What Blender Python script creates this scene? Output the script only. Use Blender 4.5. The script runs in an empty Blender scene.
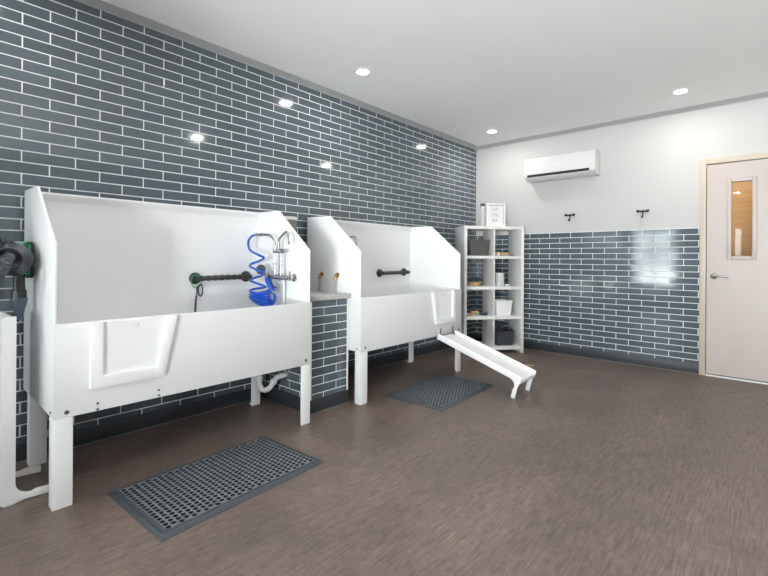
import bpy, bmesh, math, random
from mathutils import Vector, Matrix
random.seed(7)
PI = math.pi
scene = bpy.context.scene
C = scene.collection

# ------------------------------------------------------------------ materials
def mat(name, col, rough=0.5, metal=0.0, spec=0.5, coat=0.0):
    m = bpy.data.materials.new(name); m.use_nodes = True
    b = m.node_tree.nodes['Principled BSDF']
    b.inputs['Base Color'].default_value = (*col, 1)
    b.inputs['Roughness'].default_value = rough
    b.inputs['Metallic'].default_value = metal
    b.inputs['Specular IOR Level'].default_value = spec
    b.inputs['Coat Weight'].default_value = coat
    return m

def noisy(m, scale=(20, 20, 20), amount=0.15, bump=0.0, detail=4, bump_dist=0.002, rough_amt=0.0):
    """multiply base colour by a fine noise and optionally bump it"""
    nt = m.node_tree; N = nt.nodes; L = nt.links
    b = N['Principled BSDF']; col = tuple(b.inputs['Base Color'].default_value)
    tc = N.new('ShaderNodeTexCoord'); mp = N.new('ShaderNodeMapping'); mp.inputs['Scale'].default_value = scale
    no = N.new('ShaderNodeTexNoise'); no.inputs['Scale'].default_value = 1; no.inputs['Detail'].default_value = detail
    L.new(tc.outputs['Object'], mp.inputs['Vector']); L.new(mp.outputs['Vector'], no.inputs['Vector'])
    r = N.new('ShaderNodeMapRange'); r.inputs['From Min'].default_value = 0.3; r.inputs['From Max'].default_value = 0.7
    r.inputs['To Min'].default_value = 1 - amount; r.inputs['To Max'].default_value = 1 + amount
    L.new(no.outputs['Fac'], r.inputs['Value'])
    mx = N.new('ShaderNodeVectorMath'); mx.operation = 'SCALE'; mx.inputs[0].default_value = col[:3]
    L.new(r.outputs['Result'], mx.inputs['Scale']); L.new(mx.outputs['Vector'], b.inputs['Base Color'])
    if bump:
        bp = N.new('ShaderNodeBump'); bp.inputs['Strength'].default_value = bump; bp.inputs['Distance'].default_value = bump_dist
        L.new(no.outputs['Fac'], bp.inputs['Height']); L.new(bp.outputs['Normal'], b.inputs['Normal'])
    if rough_amt:
        r2 = N.new('ShaderNodeMapRange'); r2.inputs['From Min'].default_value = 0.3; r2.inputs['From Max'].default_value = 0.7
        ro = b.inputs['Roughness'].default_value
        r2.inputs['To Min'].default_value = ro - rough_amt; r2.inputs['To Max'].default_value = ro + rough_amt
        L.new(no.outputs['Fac'], r2.inputs['Value']); L.new(r2.outputs['Result'], b.inputs['Roughness'])
    return m

M = {}
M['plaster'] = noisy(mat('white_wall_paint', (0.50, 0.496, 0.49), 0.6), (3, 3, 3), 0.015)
M['reflector_plaster'] = noisy(mat('reflector_wall_paint', (0.82, 0.82, 0.81), 0.6), (3, 3, 3), 0.015)  # unseen back wall made paler to brighten reflections in the far tiles
M['ceiling'] = noisy(mat('ceiling_paint', (0.92, 0.92, 0.92), 0.8), (2, 2, 2), 0.012)
M['cornice'] = mat('grey_cornice_paint', (0.36, 0.36, 0.365), 0.6)
M['grout'] = mat('white_grout', (0.80, 0.81, 0.82), 0.55)
M['baseboard'] = noisy(mat('dark_slate_baseboard', (0.028, 0.033, 0.040), 0.5), (60, 60, 60), 0.2)
M['base_trim'] = mat('grey_caulk', (0.25, 0.24, 0.23), 0.6)
M['tub'] = noisy(mat('white_polyethylene', (0.86, 0.865, 0.87), 0.35), (90, 90, 90), 0.01, 0.05, bump_dist=0.0004)
M['sheet'] = noisy(mat('white_sheet_plastic', (0.75, 0.755, 0.76), 0.35), (90, 90, 90), 0.01, 0.05, bump_dist=0.0004)
M['ramp'] = noisy(mat('white_ramp_plastic', (0.86, 0.86, 0.86), 0.4), (80, 80, 80), 0.01, 0.05, bump_dist=0.0005)
M['bolt'] = mat('dark_bolt_steel', (0.16, 0.16, 0.16), 0.35, 0.9)
M['black'] = noisy(mat('black_rubber', (0.022, 0.022, 0.024), 0.45), (120, 120, 120), 0.2)
M['black_plastic'] = mat('black_plastic', (0.015, 0.015, 0.016), 0.3)
M['grip'] = noisy(mat('black_grip_wrap', (0.030, 0.028, 0.026), 0.5), (150, 150, 150), 0.5, 0.3)
M['charcoal'] = noisy(mat('charcoal_plastic', (0.045, 0.052, 0.060), 0.25), (90, 90, 90), 0.15)
M['nozzle'] = mat('blue_grey_plastic', (0.06, 0.085, 0.12), 0.35)
M['green'] = mat('green_paint', (0.012, 0.30, 0.10), 0.4)
M['chrome'] = mat('chrome', (0.50, 0.50, 0.51), 0.16, 1.0)
M['steel'] = noisy(mat('brushed_steel', (0.36, 0.36, 0.36), 0.28, 1.0), (200, 20, 20), 0.08)
M['brass'] = noisy(mat('brass', (0.36, 0.22, 0.07), 0.32, 1.0), (60, 60, 60), 0.15)
M['braid'] = noisy(mat('braided_steel', (0.36, 0.36, 0.36), 0.4, 0.7), (300, 300, 300), 0.35)
M['blue'] = mat('blue_hose_plastic', (0.006, 0.075, 0.50), 0.3)
M['white_plastic'] = mat('white_plastic', (0.85, 0.85, 0.85), 0.3)
M['pvc'] = mat('pvc_pipe', (0.72, 0.72, 0.71), 0.35)
M['stone'] = noisy(mat('grey_stone_cap', (0.44, 0.44, 0.43), 0.4), (40, 40, 40), 0.12)
M['mat_rubber'] = noisy(mat('black_mat_rubber', (0.055, 0.066, 0.077), 0.45), (100, 100, 100), 0.25, 0.1)
M['mat_top'] = noisy(mat('lit_mat_rubber', (0.150, 0.172, 0.195), 0.45), (100, 100, 100), 0.25, 0.1)  # web tops paler than the rim, light on them put into the colour
M['shelf'] = noisy(mat('white_laminate', (0.80, 0.79, 0.775), 0.4), (20, 20, 20), 0.01)
M['door'] = noisy(mat('beige_door_paint', (0.47, 0.41, 0.385), 0.42), (6, 6, 6), 0.015)
M['door_frame'] = noisy(mat('beige_frame_paint', (0.52, 0.44, 0.365), 0.45), (6, 6, 6), 0.015)
M['gap'] = mat('dark_seal', (0.02, 0.018, 0.016), 0.8)
M['corridor'] = noisy(mat('orange_wood_panel', (0.62, 0.34, 0.13), 0.5), (4, 4, 30), 0.12)
M['canister'] = noisy(mat('grey_canister', (0.20, 0.18, 0.175), 0.5), (60, 60, 8), 0.15)
M['woven'] = noisy(mat('grey_woven_fabric', (0.105, 0.100, 0.098), 0.9), (140, 140, 260), 0.45, 0.5)
M['felt'] = noisy(mat('charcoal_felt', (0.050, 0.055, 0.062), 0.9), (160, 160, 160), 0.5, 0.4)
M['wood'] = noisy(mat('tan_wood', (0.60, 0.36, 0.17), 0.5), (12, 90, 90), 0.2)
M['wood_dark'] = noisy(mat('orange_wood', (0.58, 0.28, 0.08), 0.5), (12, 90, 90), 0.2)
M['leaf'] = mat('leaf_green', (0.16, 0.24, 0.06), 0.5)
M['olive'] = mat('olive_glass', (0.22, 0.23, 0.12), 0.25)
M['teal'] = mat('teal_bristles', (0.12, 0.25, 0.28), 0.6)
M['navy'] = mat('navy_plastic', (0.018, 0.040, 0.085), 0.35)
M['bristle'] = mat('grey_bristles', (0.35, 0.33, 0.30), 0.8)
M['paper'] = mat('white_paper', (0.80, 0.80, 0.80), 0.7)
M['ink'] = mat('pale_grey_lettering', (0.36, 0.36, 0.37), 0.7)
M['sign_edge'] = mat('grey_frame_edge', (0.45, 0.45, 0.45), 0.5)
M['frost'] = mat('frosted_bottle', (0.58, 0.59, 0.60), 0.3)
M['ac_shell'] = mat('air_conditioner_plastic', (0.66, 0.66, 0.66), 0.35)
M['ac_dark'] = mat('dark_air_slot', (0.012, 0.012, 0.014), 0.6)
M['hook'] = mat('dark_iron', (0.03, 0.03, 0.03), 0.45, 0.6)
M['string'] = mat('pale_string', (0.5, 0.48, 0.45), 0.9)
M['frame_alu'] = mat('window_frame_aluminium', (0.55, 0.56, 0.57), 0.4, 0.3)
M['ground'] = noisy(mat('outdoor_paving', (0.42, 0.41, 0.39), 0.8), (1, 1, 1), 0.1)

def glass(name, tint=(1, 1, 1)):
    m = bpy.data.materials.new(name); m.use_nodes = True
    nt = m.node_tree; N = nt.nodes; b = N['Principled BSDF']
    N.remove(b); out = N['Material Output']
    t = N.new('ShaderNodeBsdfTransparent'); t.inputs['Color'].default_value = (*tint, 1)
    g = N.new('ShaderNodeBsdfGlossy'); g.inputs['Roughness'].default_value = 0.02
    f = N.new('ShaderNodeFresnel'); f.inputs['IOR'].default_value = 1.5
    mx = N.new('ShaderNodeMixShader')
    nt.links.new(f.outputs['Fac'], mx.inputs['Fac']); nt.links.new(t.outputs['BSDF'], mx.inputs[1])
    nt.links.new(g.outputs['BSDF'], mx.inputs[2]); nt.links.new(mx.outputs['Shader'], out.inputs['Surface'])
    return m
M['glass'] = glass('clear_glass', (0.95, 0.97, 0.97))

def emit(name, col, strength):
    m = bpy.data.materials.new(name); m.use_nodes = True
    b = m.node_tree.nodes['Principled BSDF']
    b.inputs['Base Color'].default_value = (*col, 1)
    b.inputs['Emission Color'].default_value = (*col, 1); b.inputs['Emission Strength'].default_value = strength
    return m
M['lamp'] = emit('downlight_lens', (1.0, 0.97, 0.93), 40.0)

def tile_material():
    m = mat('slate_blue_glazed_tile', (0.055, 0.082, 0.100), 0.08, 0, 0.8)
    nt = m.node_tree; N = nt.nodes; L = nt.links; b = N['Principled BSDF']
    ge = N.new('ShaderNodeNewGeometry')
    tc = N.new('ShaderNodeTexCoord'); mp = N.new('ShaderNodeMapping'); mp.inputs['Scale'].default_value = (9, 9, 60)
    no = N.new('ShaderNodeTexNoise'); no.inputs['Scale'].default_value = 1; no.inputs['Detail'].default_value = 3
    L.new(tc.outputs['Object'], mp.inputs['Vector']); L.new(mp.outputs['Vector'], no.inputs['Vector'])
    ad = N.new('ShaderNodeMath'); ad.operation = 'MULTIPLY_ADD'; ad.inputs[1].default_value = 0.5
    L.new(no.outputs['Fac'], ad.inputs[0]); L.new(ge.outputs['Random Per Island'], ad.inputs[2])
    r = N.new('ShaderNodeMapRange'); r.inputs['From Max'].default_value = 1.5
    r.inputs['To Min'].default_value = 0.84; r.inputs['To Max'].default_value = 1.16
    L.new(ad.outputs['Value'], r.inputs['Value'])
    sc = N.new('ShaderNodeVectorMath'); sc.operation = 'SCALE'; sc.inputs[0].default_value = TILE_COL
    L.new(r.outputs['Result'], sc.inputs['Scale']); L.new(sc.outputs['Vector'], b.inputs['Base Color'])
    bp = N.new('ShaderNodeBump'); bp.inputs['Strength'].default_value = 0.03; bp.inputs['Distance'].default_value = 0.002
    n2 = N.new('ShaderNodeTexNoise'); n2.inputs['Scale'].default_value = 14; n2.inputs['Detail'].default_value = 1
    L.new(tc.outputs['Object'], n2.inputs['Vector']); L.new(n2.outputs['Fac'], bp.inputs['Height'])
    L.new(bp.outputs['Normal'], b.inputs['Normal'])
    return m
TILE_COL = (0.076, 0.103, 0.123)
M['tile'] = tile_material()

def floor_material():
    m = mat('brown_vinyl_plank', (0.07, 0.055, 0.048), 0.38, 0, 0.42)
    nt = m.node_tree; N = nt.nodes; L = nt.links; b = N['Principled BSDF']
    tc = N.new('ShaderNodeTexCoord')
    # planks laid along the room
    mpb = N.new('ShaderNodeMapping'); mpb.inputs['Rotation'].default_value = (0, 0, PI / 2)
    L.new(tc.outputs['Object'], mpb.inputs['Vector'])
    br = N.new('ShaderNodeTexBrick'); br.inputs['Scale'].default_value = 1; br.inputs['Brick Width'].default_value = 1.22
    br.inputs['Row Height'].default_value = 0.18; br.inputs['Mortar Size'].default_value = 0.0006
    br.inputs['Color1'].default_value = (0.93, 0.93, 0.93, 1); br.inputs['Color2'].default_value = (1.07, 1.07, 1.07, 1)
    br.inputs['Mortar'].default_value = (0.72, 0.72, 0.72, 1)
    L.new(mpb.outputs['Vector'], br.inputs['Vector'])
    # grain streaks
    mpg = N.new('ShaderNodeMapping'); mpg.inputs['Scale'].default_value = (110, 7, 1)
    L.new(tc.outputs['Object'], mpg.inputs['Vector'])
    g = N.new('ShaderNodeTexNoise'); g.inputs['Scale'].default_value = 1; g.inputs['Detail'].default_value = 6; g.inputs['Roughness'].default_value = 0.7
    L.new(mpg.outputs['Vector'], g.inputs['Vector'])
    # blotches and scuffs
    bl = N.new('ShaderNodeTexNoise'); bl.inputs['Scale'].default_value = 2.2; bl.inputs['Detail'].default_value = 5; bl.inputs['Roughness'].default_value = 0.65
    L.new(tc.outputs['Object'], bl.inputs['Vector'])
    mps = N.new('ShaderNodeMapping'); mps.inputs['Scale'].default_value = (26, 26, 1); mps.inputs['Rotation'].default_value = (0, 0, 0.6)
    L.new(tc.outputs['Object'], mps.inputs['Vector'])
    sc = N.new('ShaderNodeTexNoise'); sc.inputs['Scale'].default_value = 1; sc.inputs['Detail'].default_value = 8; sc.inputs['Roughness'].default_value = 0.75
    L.new(mps.outputs['Vector'], sc.inputs['Vector'])
    def rng(src, a, b_, lo=0.3, hi=0.7):
        r = N.new('ShaderNodeMapRange'); r.inputs['From Min'].default_value = lo; r.inputs['From Max'].default_value = hi
        r.inputs['To Min'].default_value = a; r.inputs['To Max'].default_value = b_; L.new(src, r.inputs['Value']); return r.outputs['Result']
    def mul(a, b_):
        x = N.new('ShaderNodeMath'); x.operation = 'MULTIPLY'; L.new(a, x.inputs[0]); L.new(b_, x.inputs[1]); return x.outputs['Value']
    f = mul(mul(rng(g.outputs['Fac'], 0.55, 1.45), rng(bl.outputs['Fac'], 0.80, 1.20)), rng(sc.outputs['Fac'], 0.80, 1.25, 0.30, 0.70))
    s0 = N.new('ShaderNodeVectorMath'); s0.operation = 'SCALE'; s0.inputs[0].default_value = FLOOR_COL
    L.new(f, s0.inputs['Scale'])
    s1 = N.new('ShaderNodeVectorMath'); s1.operation = 'MULTIPLY'
    L.new(s0.outputs['Vector'], s1.inputs[0]); L.new(br.outputs['Color'], s1.inputs[1])
    L.new(s1.outputs['Vector'], b.inputs['Base Color'])
    L.new(rng(bl.outputs['Fac'], 0.31, 0.52), b.inputs['Roughness'])
    bp = N.new('ShaderNodeBump'); bp.inputs['Strength'].default_value = 0.25; bp.inputs['Distance'].default_value = 0.0012
    L.new(g.outputs['Fac'], bp.inputs['Height']); L.new(bp.outputs['Normal'], b.inputs['Normal'])
    return m
FLOOR_COL = (0.156, 0.117, 0.099)
M['floor'] = floor_material()

# ------------------------------------------------------------------ mesh helpers
def bx(bm, x0, x1, y0, y1, z0, z1, bevel=0.0, mtx=None):
    r = bmesh.ops.create_cube(bm, size=1)
    vs = r['verts']
    for v in vs:
        v.co = Vector((x0 + (v.co.x + .5) * (x1 - x0), y0 + (v.co.y + .5) * (y1 - y0), z0 + (v.co.z + .5) * (z1 - z0)))
    if bevel:
        es = list({e for v in vs for e in v.link_edges})
        rr = bmesh.ops.bevel(bm, geom=es, offset=bevel, segments=2, affect='EDGES', profile=0.5)
        vs = list({v for f in rr['faces'] for v in f.verts} | {v for v in vs if v.is_valid})
    if mtx is not None:
        for v in vs: v.co = mtx @ v.co
    return vs

def prism(bm, pts, axis, a0, a1, bevel=0.0):
    """extrude a 2D polygon along axis: 'x' -> pts are (y,z), 'y' -> (x,z), 'z' -> (x,y)"""
    def P(p, a):
        return {'x': (a, p[0], p[1]), 'y': (p[0], a, p[1]), 'z': (p[0], p[1], a)}[axis]
    A = [bm.verts.new(P(p, a0)) for p in pts]; B = [bm.verts.new(P(p, a1)) for p in pts]
    n = len(pts); fs = [bm.faces.new(A), bm.faces.new(B[::-1])]
    for i in range(n):
        fs.append(bm.faces.new((A[i], B[i], B[(i + 1) % n], A[(i + 1) % n])))
    bmesh.ops.recalc_face_normals(bm, faces=fs)
    if bevel:
        es = list({e for f in fs for e in f.edges})
        bmesh.ops.bevel(bm, geom=es, offset=bevel, segments=2, affect='EDGES', profile=0.5)

def smooth_path(pts, n=8):
    """Catmull-Rom through the points"""
    P = [Vector(p) for p in pts]; out = []
    Q = [P[0] * 2 - P[1]] + P + [P[-1] * 2 - P[-2]]
    for i in range(1, len(Q) - 2):
        a, b, c, d = Q[i - 1], Q[i], Q[i + 1], Q[i + 2]
        for k in range(n):
            t = k / n
            out.append(0.5 * ((2 * b) + (c - a) * t + (2 * a - 5 * b + 4 * c - d) * t * t + (-a + 3 * b - 3 * c + d) * t ** 3))
    out.append(P[-1]); return out

def tube(bm, pts, r, seg=12, caps=True, radii=None):
    P = [Vector(p) for p in pts]; n = len(P); rings = []; prev = None
    for i in range(n):
        d = (P[min(i + 1, n - 1)] - P[max(i - 1, 0)]).normalized()
        if prev is None:
            u = d.orthogonal().normalized()
        else:
            u = (prev - d * prev.dot(d))
            u = u.normalized() if u.length > 1e-6 else d.orthogonal().normalized()
        prev = u; w = d.cross(u); rr = radii[i] if radii else r
        rings.append([bm.verts.new(P[i] + (u * math.cos(2 * PI * k / seg) + w * math.sin(2 * PI * k / seg)) * rr) for k in range(seg)])
    fs = []
    for i in range(n - 1):
        for k in range(seg):
            fs.append(bm.faces.new((rings[i][k], rings[i][(k + 1) % seg], rings[i + 1][(k + 1) % seg], rings[i + 1][k])))
    if caps:
        fs.append(bm.faces.new(rings[0][::-1])); fs.append(bm.faces.new(rings[-1]))
    for f in fs: f.smooth = len(f.verts) == 4
    return fs

def lathe(bm, prof, origin=(0, 0, 0), axis=(0, 0, 1), seg=32, caps=True):
    """prof: list of (r, h) along the axis"""
    ax = Vector(axis).normalized(); u = ax.orthogonal().normalized(); w = ax.cross(u); O = Vector(origin)
    rings = []
    for r, h in prof:
        rings.append([bm.verts.new(O + ax * h + (u * math.cos(2 * PI * k / seg) + w * math.sin(2 * PI * k / seg)) * max(r, 1e-5)) for k in range(seg)])
    fs = []
    for i in range(len(rings) - 1):
        for k in range(seg):
            f = bm.faces.new((rings[i][k], rings[i][(k + 1) % seg], rings[i + 1][(k + 1) % seg], rings[i + 1][k])); f.smooth = True; fs.append(f)
    if caps: fs.append(bm.faces.new(rings[0][::-1])); fs.append(bm.faces.new(rings[-1]))
    return fs

def obj(name, bm, m, parent=None, smooth=False):
    bmesh.ops.recalc_face_normals(bm, faces=bm.faces[:])
    me = bpy.data.meshes.new(name); bm.to_mesh(me); bm.free()
    ms = m if isinstance(m, (list, tuple)) else [m]
    for q in ms: me.materials.append(q)
    o = bpy.data.objects.new(name, me); C.objects.link(o)
    if parent: o.parent = parent
    try: me.set_sharp_from_angle(angle=math.radians(35))
    except Exception: pass
    return o

def NB(): return bmesh.new()

def tag(o, label, cat, group=None):
    o['label'] = label; o['category'] = cat
    if group: o['group'] = group
    return o

def thing(name, label, cat, loc=(0, 0, 0), rotz=0.0, group=None):
    o = bpy.data.objects.new(name, None); C.objects.link(o); o.empty_display_size = 0.1
    o.location = loc; o.rotation_euler = (0, 0, rotz)
    return tag(o, label, cat, group)

def struct(name, bm, m, parent=None):
    o = obj(name, bm, m, parent)
    if parent is None: o['kind'] = 'structure'
    return o

def dup(root, label=None):
    r = root.copy(); C.objects.link(r)
    if label: r['label'] = label
    def rec(src, dst):
        for ch in [o for o in C.objects if o.parent == src]:
            c = ch.copy(); C.objects.link(c); c.parent = dst; c.matrix_parent_inverse = ch.matrix_parent_inverse.copy()
            rec(ch, c)
    rec(root, r)
    return r

# ------------------------------------------------------------------ room shell
RX, RY, CZ = 5.8, -8.5, 2.74          # the room: x 0..RX, y RY..0
Q, HP, ZO = 0.06445, 0.12731, 0.0091  # tile row pitch, half tile length, first row height
bm = NB(); bx(bm, -0.1, RX + 0.1, RY - 0.1, 0.1, -0.1, 0); struct('floor', bm, M['floor'])
bm = NB(); bx(bm, -0.1, RX + 0.1, RY - 0.1, 0.1, CZ, CZ + 0.1); struct('ceiling', bm, M['ceiling'])

def wall_with_holes(bm, axis, p0, p1, a0, a1, z0, z1, holes):
    """wall slab between p0..p1 along its normal, a0..a1 along its length; holes are (a,b,z,z)"""
    cuts = sorted({a0, a1, *[h[0] for h in holes], *[h[1] for h in holes]})
    for i in range(len(cuts) - 1):
        u, v = cuts[i], cuts[i + 1]; mid = (u + v) / 2
        hs = sorted([(h[2], h[3]) for h in holes if h[0] < mid < h[1]])
        z = z0; segs = []
        for lo, hi in hs:
            if lo > z: segs.append((z, lo))
            z = hi
        if z < z1: segs.append((z, z1))
        for lo, hi in segs:
            if axis == 'x': bx(bm, p0, p1, u, v, lo, hi)
            else: bx(bm, u, v, p0, p1, lo, hi)

bm = NB(); bx(bm, -0.1, 0, RY, 0, 0, CZ); wl = struct('wall_left', bm, M['plaster'])
DX0, DX1, DZ = 2.594, 3.655, 2.18
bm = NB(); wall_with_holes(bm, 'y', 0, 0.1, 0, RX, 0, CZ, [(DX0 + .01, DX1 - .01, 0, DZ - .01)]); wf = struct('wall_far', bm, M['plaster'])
bm = NB(); bx(bm, RX, RX + 0.1, RY, 0, 0, CZ); struct('wall_right', bm, M['plaster'])
WINS = [(0.12, 1.20, 0.50, 2.05), (2.36, 2.58, 1.10, 2.02), (3.15, 5.05, 0.45, 2.35)]
bm = NB(); wall_with_holes(bm, 'y', RY - 0.1, RY, 0, RX, 0, CZ, WINS); struct('wall_back', bm, M['reflector_plaster'])
for i, (a, b, z0, z1) in enumerate(WINS):
    bm = NB(); t = 0.05
    y0, y1 = RY - 0.07, RY - 0.02
    bx(bm, a, a + t, y0, y1, z0, z1); bx(bm, b - t, b, y0, y1, z0, z1)
    bx(bm, a + t, b - t, y0, y1, z0, z0 + t); bx(bm, a + t, b - t, y0, y1, z1 - t, z1)
    if b - a < .5:
        t = .03
    mid = a + (b - a) * (0.5 if i else 0.47)
    if b - a > .5: bx(bm, mid - t / 2, mid + t / 2, y0, y1, z0 + t, z1 - t)
    zm = z0 + (z1 - z0) * 0.62
    if b - a > .5:
        bx(bm, a + t, mid - t / 2, y0 + .01, y1 - .01, zm - t / 2, zm + t / 2); bx(bm, mid + t / 2, b - t, y0 + .01, y1 - .01, zm - t / 2, zm + t / 2)
    w = struct('window_%d' % (i + 1), bm, M['frame_alu'])
    bm = NB(); bx(bm, a + t, b - t, (y0 + y1) / 2 - .003, (y0 + y1) / 2 + .003, z0 + t, z1 - t); obj('pane', bm, M['glass'], w)
bm = NB(); bx(bm, -12, 18, -30, RY - 0.11, -0.15, -0.05); struct('ground', bm, M['ground'])

# tiles as real relief: each tile a bevelled, very slightly tilted slab in front of the grout bed
def tiles(name, parent, rects, plane, gap=0.0068, depth=0.0020):
    """rects: (a0,a1,z0,z1) cells; plane(a, d, z) -> world point, d out of the wall"""
    me_v = []; me_f = []
    rnd = random.Random(hash(name) % 1000 if False else len(rects))
    for a0, a1, z0, z1, ea, eb, ez0, ez1 in rects:
        h = gap / 2
        A0, A1, Z0, Z1 = a0 + (h if ea else 0), a1 - (h if eb else 0), z0 + (h if ez0 else 0), z1 - (h if ez1 else 0)
        if A1 - A0 < 0.006 or Z1 - Z0 < 0.006: continue
        b = min(0.0010, (Z1 - Z0) / 4, (A1 - A0) / 4)
        ta, tz = rnd.gauss(0, 0.0022), rnd.gauss(0, 0.0022)
        ca, cz = (A0 + A1) / 2, (Z0 + Z1) / 2
        base = len(me_v)
        for (a, z, d) in ((A0, Z0, 0), (A1, Z0, 0), (A1, Z1, 0), (A0, Z1, 0),
                          (A0, Z0, depth * .6), (A1, Z0, depth * .6), (A1, Z1, depth * .6), (A0, Z1, depth * .6),
                          (A0 + b, Z0 + b, depth), (A1 - b, Z0 + b, depth), (A1 - b, Z1 - b, depth), (A0 + b, Z1 - b, depth)):
            dd = d + ((a - ca) * ta + (z - cz) * tz if d else 0)
            me_v.append(plane(a, dd, z))
        for ring in (0, 4):
            for k in range(4):
                me_f.append((base + ring + k, base + ring + (k + 1) % 4, base + ring + 4 + (k + 1) % 4, base + ring + 4 + k))
        me_f.append((base + 8, base + 9, base + 10, base + 11))
    me = bpy.data.meshes.new(name); me.from_pydata(me_v, [], me_f); me.update()
    bm = NB(); bm.from_mesh(me); bpy.data.meshes.remove(me)
    bmesh.ops.recalc_face_normals(bm, faces=bm.faces[:])
    me = bpy.data.meshes.new(name); bm.to_mesh(me); bm.free(); me.materials.append(M['tile'])
    o = bpy.data.objects.new(name, me); C.objects.link(o); o.parent = parent
    return o

def brick_cells(a0, a1, z0, z1, phase_even):
    """running bond; phase_even = position of a joint in even rows"""
    out = []
    n0 = math.floor((z0 - ZO) / Q); n1 = math.ceil((z1 - ZO) / Q)
    for n in range(n0, n1):
        lo, hi = ZO + n * Q, ZO + (n + 1) * Q
        l, h = max(lo, z0), min(hi, z1)
        if h - l < 0.004: continue
        ph = phase_even + (0 if n % 2 == 0 else HP)
        k = math.floor((a0 - ph) / (2 * HP))
        while True:
            s, e = ph + k * 2 * HP, ph + (k + 1) * 2 * HP
            if s >= a1 - 1e-6: break
            out.append((max(s, a0), min(e, a1), l, h, s > a0, e < a1, lo > z0 - 1e-6, hi < z1 + 1e-6)); k += 1
    return out
GB = 0.005  # grout bed thickness
bm = NB(); bx(bm, 0, GB, RY, 0, 0.08, 2.70); bed = obj('grout_bed', bm, M['grout'], wl)
tiles('tile_facing', wl, brick_cells(RY, 0, 0.08, 2.70, -5.0078), lambda a, d, z: (GB + d, a, z))
bm = NB(); bx(bm, GB, DX0, -GB, 0, 0.08, 1.4935); obj('grout_bed', bm, M['grout'], wf)
tiles('tile_facing', wf, brick_cells(GB + .004, DX0, 0.08, 1.4915, 0.802), lambda a, d, z: (a, -GB - d, z))

def strip(name, m, x0, x1, y0, y1, z0, z1, bev=0.003):
    bm = NB(); bx(bm, x0, x1, y0, y1, z0, z1, bev); return struct(name, bm, m)
strip('baseboard_left', M['baseboard'], GB, 0.016, RY, -0.016, 0, 0.100)
strip('baseboard_far', M['baseboard'], GB, DX0, -0.016, -GB, 0, 0.104)
strip('baseboard_right', M['baseboard'], RX - 0.014, RX, RY, 0, 0, 0.1)
bb = strip('baseboard_back', M['baseboard'], 0.02, RX - 0.02, RY, RY + 0.014, 0, 0.1)
# the thin pale caulk line where baseboards meet the floor
for nm, co in (('trim_6', (0.016, 0.019, RY, -0.02, 0, 0.004)), ('trim_7', (0.02, DX0, -0.019, -0.016, 0, 0.004))):
    bm = NB(); bx(bm, *co); struct(nm, bm, M['base_trim'])

# cornices: stepped cove profile
prof = [(0, 0), (0.012, 0), (0.016, 0.010), (0.030, 0.016), (0.044, 0.026), (0.050, 0.030), (0.058, 0.032), (0.058, 0.040), (0, 0.040)]
zc = CZ - 0.040
bm = NB(); prism(bm, [(p[0], zc + p[1]) for p in prof], 'y', RY, 0); struct('trim_1', bm, M['cornice'])
bm = NB(); prism(bm, [(-p[0], zc + p[1]) for p in prof], 'x', 0, RX); struct('trim_2', bm, M['cornice'])
bm = NB(); prism(bm, [(RX - p[0], zc + p[1]) for p in prof], 'y', RY, 0); struct('trim_3', bm, M['cornice'])
bm = NB(); prism(bm, [(RY + p[0], zc + p[1]) for p in prof], 'x', 0, RX); struct('trim_4', bm, M['cornice'])

# low tiled partition between the tubs with a stone cap
PY0, PY1, PX = -3.424, -3.046, 0.605
bm = NB(); bx(bm, 0.009, PX, PY0, PY1, 0, 0.836); wp = struct('wall_middle', bm, M['grout'])
def part_cells():
    # front face joints read from the photograph: full tile + part tile, staggered
    out = []; n = 0; z = 0.085
    return out
cells = brick_cells(PY0 + .012, PY1 - .012, 0.08, 0.836, PY0 + 0.255)
tiles('tile_facing', wp, cells, lambda a, d, z: (PX + d, a, z))
cells = brick_cells(0.02, PX - .006, 0.08, 0.836, 0.35)
tiles('tile_facing', wp, cells, lambda a, d, z: (a, PY0 - d, z))
bm = NB()
for y in (PY0 - .004, PY1 - .008):
    bx(bm, PX - .008, PX + .0055, y, y + .012, 0.09, 0.836, 0.002)
obj('corner_trim', bm, M['white_plastic'], wp)
bm = NB(); bx(bm, PX, PX + .012, PY0 - .012, PY1, 0, 0.10, .002); bx(bm, .02, PX, PY0 - .012, PY0, 0, 0.10, .002); obj('baseboard', bm, M['baseboard'], wp)
bm = NB(); bx(bm, PX + .012, PX + .015, PY0 - .012, PY1, 0, 0.004); obj('caulk_line', bm, M['base_trim'], wp)
bm = NB(); bx(bm, 0.010, PX + .03, PY0 - .02, PY1 + .008, 0.836, 0.873, .004); obj('cap', bm, M['stone'], wp)

# ------------------------------------------------------------------ door
bm = NB()
fw = 0.052
for x in (DX0, DX1 - fw): bx(bm, x, x + fw, -0.028, 0.10, 0, DZ, .003)
bx(bm, DX0 + fw, DX1 - fw, -0.028, 0.10, DZ - fw, DZ, .003)
bx(bm, DX0 + fw, DX0 + fw + .012, 0.030, 0.10, 0, DZ - fw); bx(bm, DX1 - fw - .012, DX1 - fw, 0.030, 0.10, 0, DZ - fw)
bx(bm, DX0 + fw, DX1 - fw, 0.030, 0.10, DZ - fw - .012, DZ - fw)
d1 = struct('door_1', bm, M['door_frame'])
LX0, LX1 = DX0 + fw + .006, DX1 - fw - .006
wx0, wx1, wz0, wz1 = 2.846, 3.002, 1.205, 1.930
bm = NB(); wall_with_holes(bm, 'y', -0.014, 0.028, LX0, LX1, 0.022, DZ - fw - .007, [(wx0, wx1, wz0, wz1)])
leaf = obj('door_leaf', bm, M['door'], d1)
bm = NB()
b = 0.036
for args in ((wx0 - b, wx0, wz0 - b, wz1 + b), (wx1, wx1 + b, wz0 - b, wz1 + b), (wx0, wx1, wz1, wz1 + b), (wx0, wx1, wz0 - b, wz0)):
    bx(bm, args[0], args[1], -0.026, -0.014, args[2], args[3], .004)
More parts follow.
